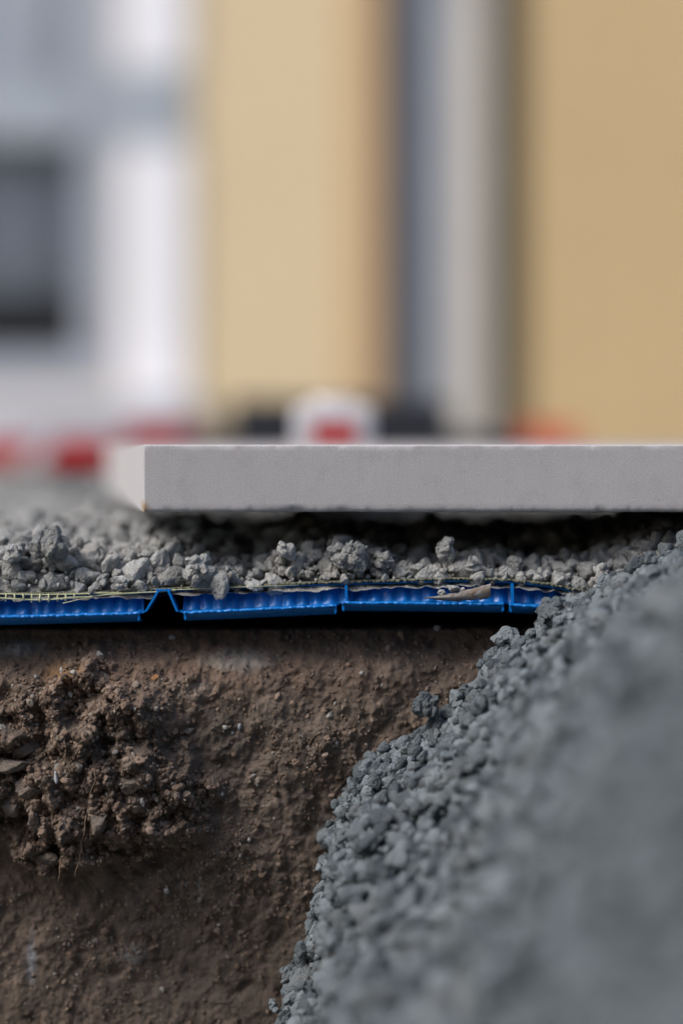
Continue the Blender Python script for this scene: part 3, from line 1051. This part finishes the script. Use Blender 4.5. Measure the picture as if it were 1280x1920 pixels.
# curtain with folds and a dark plant pot shape inside
cxs = np.linspace(wx0 + 0.05, wx1, 200)
V = np.stack([np.stack([cxs, YH + 0.13 + 0.012 * np.sin(cxs * 42), np.full(200, z)], -1) for z in (HZ(560), HZ(300), wz1)], 1) - np.array(house.location)
cu = link('curtain', arr_mesh('curtain', V.reshape(-1, 3), grid_faces(200, 3)), M_CURT, wf)
cu.modifiers.new('t', 'SOLIDIFY').thickness = 0.004
HMB().box(x_l + .31, HX(700), YH + 2.6, YH + 2.7, GZ, eave - .01).build('room_wall', M_ROOM, house)
HMB().box(HX(-400), HX(128), YH + 0.37, YH + 0.40, HZ(640), HZ(480)).build('shelf_back', M_DARK, house)
# recessed entrance between the two render fields
b = HMB()
b.box(HX(712), HX(752), YH + 0.02, YH + 0.35, GZ, eave); b.build('jamb', M_BROWN, house)
dr = HMB().box(HX(753), HX(792), YH + 0.04, YH + 0.12, GZ, 2.9).build('door_frame', M_STEEL, house)
dd = HMB().box(HX(793), HX(868), YH + 0.06, YH + 0.12, GZ, 2.9, 0.01).build('door', M_LGREY, house)
HMB().tube([(HX(806), YH + 0.02, 1.02), (HX(806), YH + 0.02, 1.35)], 0.012, 10).build('handle', M_STEEL, dd)
HMB().box(HX(869), HX(915), YH + 0.03, YH + 0.12, GZ, 2.9).build('door_frame', M_BEIGE, house)
HMB().box(HX(916), HX(990), YH + 0.10, YH + 0.14, GZ, 2.9).build('side_panel', M_OLIVE, house)
HMB().box(HX(753), HX(990), YH + 0.03, YH + 0.35, 2.903, eave).build('lintel', M_BROWN, house)

# ------------------------------------------------------------------ things on the ground behind the slab
M_RED = plain('signal_red', (0.42, 0.02, 0.02), 0.45, var=0.1)
M_ORANGE = plain('faded_red', (0.60, 0.10, 0.05), 0.5, var=0.1)
M_WPL = plain('white_plastic', (0.50, 0.50, 0.52), 0.4, var=0.04)
M_RUB = plain('black_rubber', (0.010, 0.012, 0.018), 0.8, bump_scale=300, var=0.3)


def board(label, px0, px1, pyt, d, rz, fields, h, red=None, name='barrier_board'):
    """a red and white barrier plank on its long edge; fields = list of (px, colour index)"""
    g0 = ground_top(d)
    x0, x1 = PX(px0, d), PX(px1, d)
    b = MB()
    xs_ = [PX(f[0], d) for f in fields] + [x1]
    cx = (x0 + x1) / 2
    for (f, a, c_) in zip(fields, xs_, xs_[1:]):
        sk = h * 0.35
        a0 = a if f is fields[0] else a
        pts = [(a - cx - (0 if f is fields[0] else sk), 0), (c_ - cx - (0 if c_ == x1 else sk), 0), (c_ - cx + (0 if c_ == x1 else sk), h), (a - cx + (0 if f is fields[0] else sk), h)]
        b.prism(pts, -0.0125, 0.0125, f[1])
    o = b.build(name, [red or M_RED, M_WPL])
    o.location = (cx, d - DF, PZ(pyt, d) - h)
    o.rotation_euler = (0, 0, rz)
    tag(o, label, 'barrier board', 'red and white barrier boards')
    return o


def ground_top(d):
    return -0.003


def foot(label, px0, px1, pyt, d, wy=0.3):
    x0, x1 = PX(px0, d), PX(px1, d)
    zt = PZ(pyt, d); z0 = -0.006
    h = zt - z0; wdt = x1 - x0
    rt = empty('rubber_foot', ((x0 + x1) / 2, d - DF, z0))
    MB().box(-wdt / 2, wdt / 2, -wy / 2, wy / 2, 0, h * 0.62, 0.01).box(-wdt * .36, wdt * .30, -wy * .4, wy * .4, h * .621, h * .999, 0.008).build('block', M_RUB, rt)
    b = MB()
    b.tube([(-wdt * .47, -wy * .3, h * .55), (-wdt * .53, -wy * .3, h * .7), (-wdt * .53, wy * .3, h * .7), (-wdt * .47, wy * .3, h * .55)], 0.008, 8)
    b.build('handle', M_RUB, rt, True)
    tag(rt, label, 'barrier foot', 'black rubber barrier feet')
    return rt


foot('wide black rubber barrier foot behind the middle of the slab', 358, 955, 752, 2.7)
foot('small black rubber foot under the boards at the left edge', 108, 215, 858, 2.5, 0.12)
board('red and white board with its red end just left of the slab', 60, 372, 792, 2.6, R(6), [(60, 1), (218, 0), (345, 1)], 0.045)
board('board with dark red field lying lowest at the left edge', -260, 205, 822, 2.45, R(-3), [(-260, 1), (-60, 0), (60, 1), (96, 0)], 0.026)
board('short faded orange red board, far right behind the slab', 970, 1080, 798, 2.9, R(-2), [(970, 0)], 0.07, M_ORANGE)
# white canister with red label
d = 1.78
can = empty('canister', (PX(625, d), d - DF, -0.004))
w2 = (PX(700, d) - PX(551, d)) / 2
hz = PZ(746, d) + 0.004
b = MB().box(-w2, w2, -0.035, 0.035, 0, hz * 0.93, 0.006)
b.build('body', M_WPL, can)
MB().tube([(0.0, 0, hz * 0.931), (0.0, 0, hz)], 0.016, 16).build('cap', M_WPL, can, True)
MB().box(-w2 * 0.50, w2 * 0.55, -0.0365, -0.0352, 0.012, PZ(792, d) + 0.004).build('label_patch', M_RED, can)
tag(can, 'white canister with a red patch standing behind the slab', 'canister')
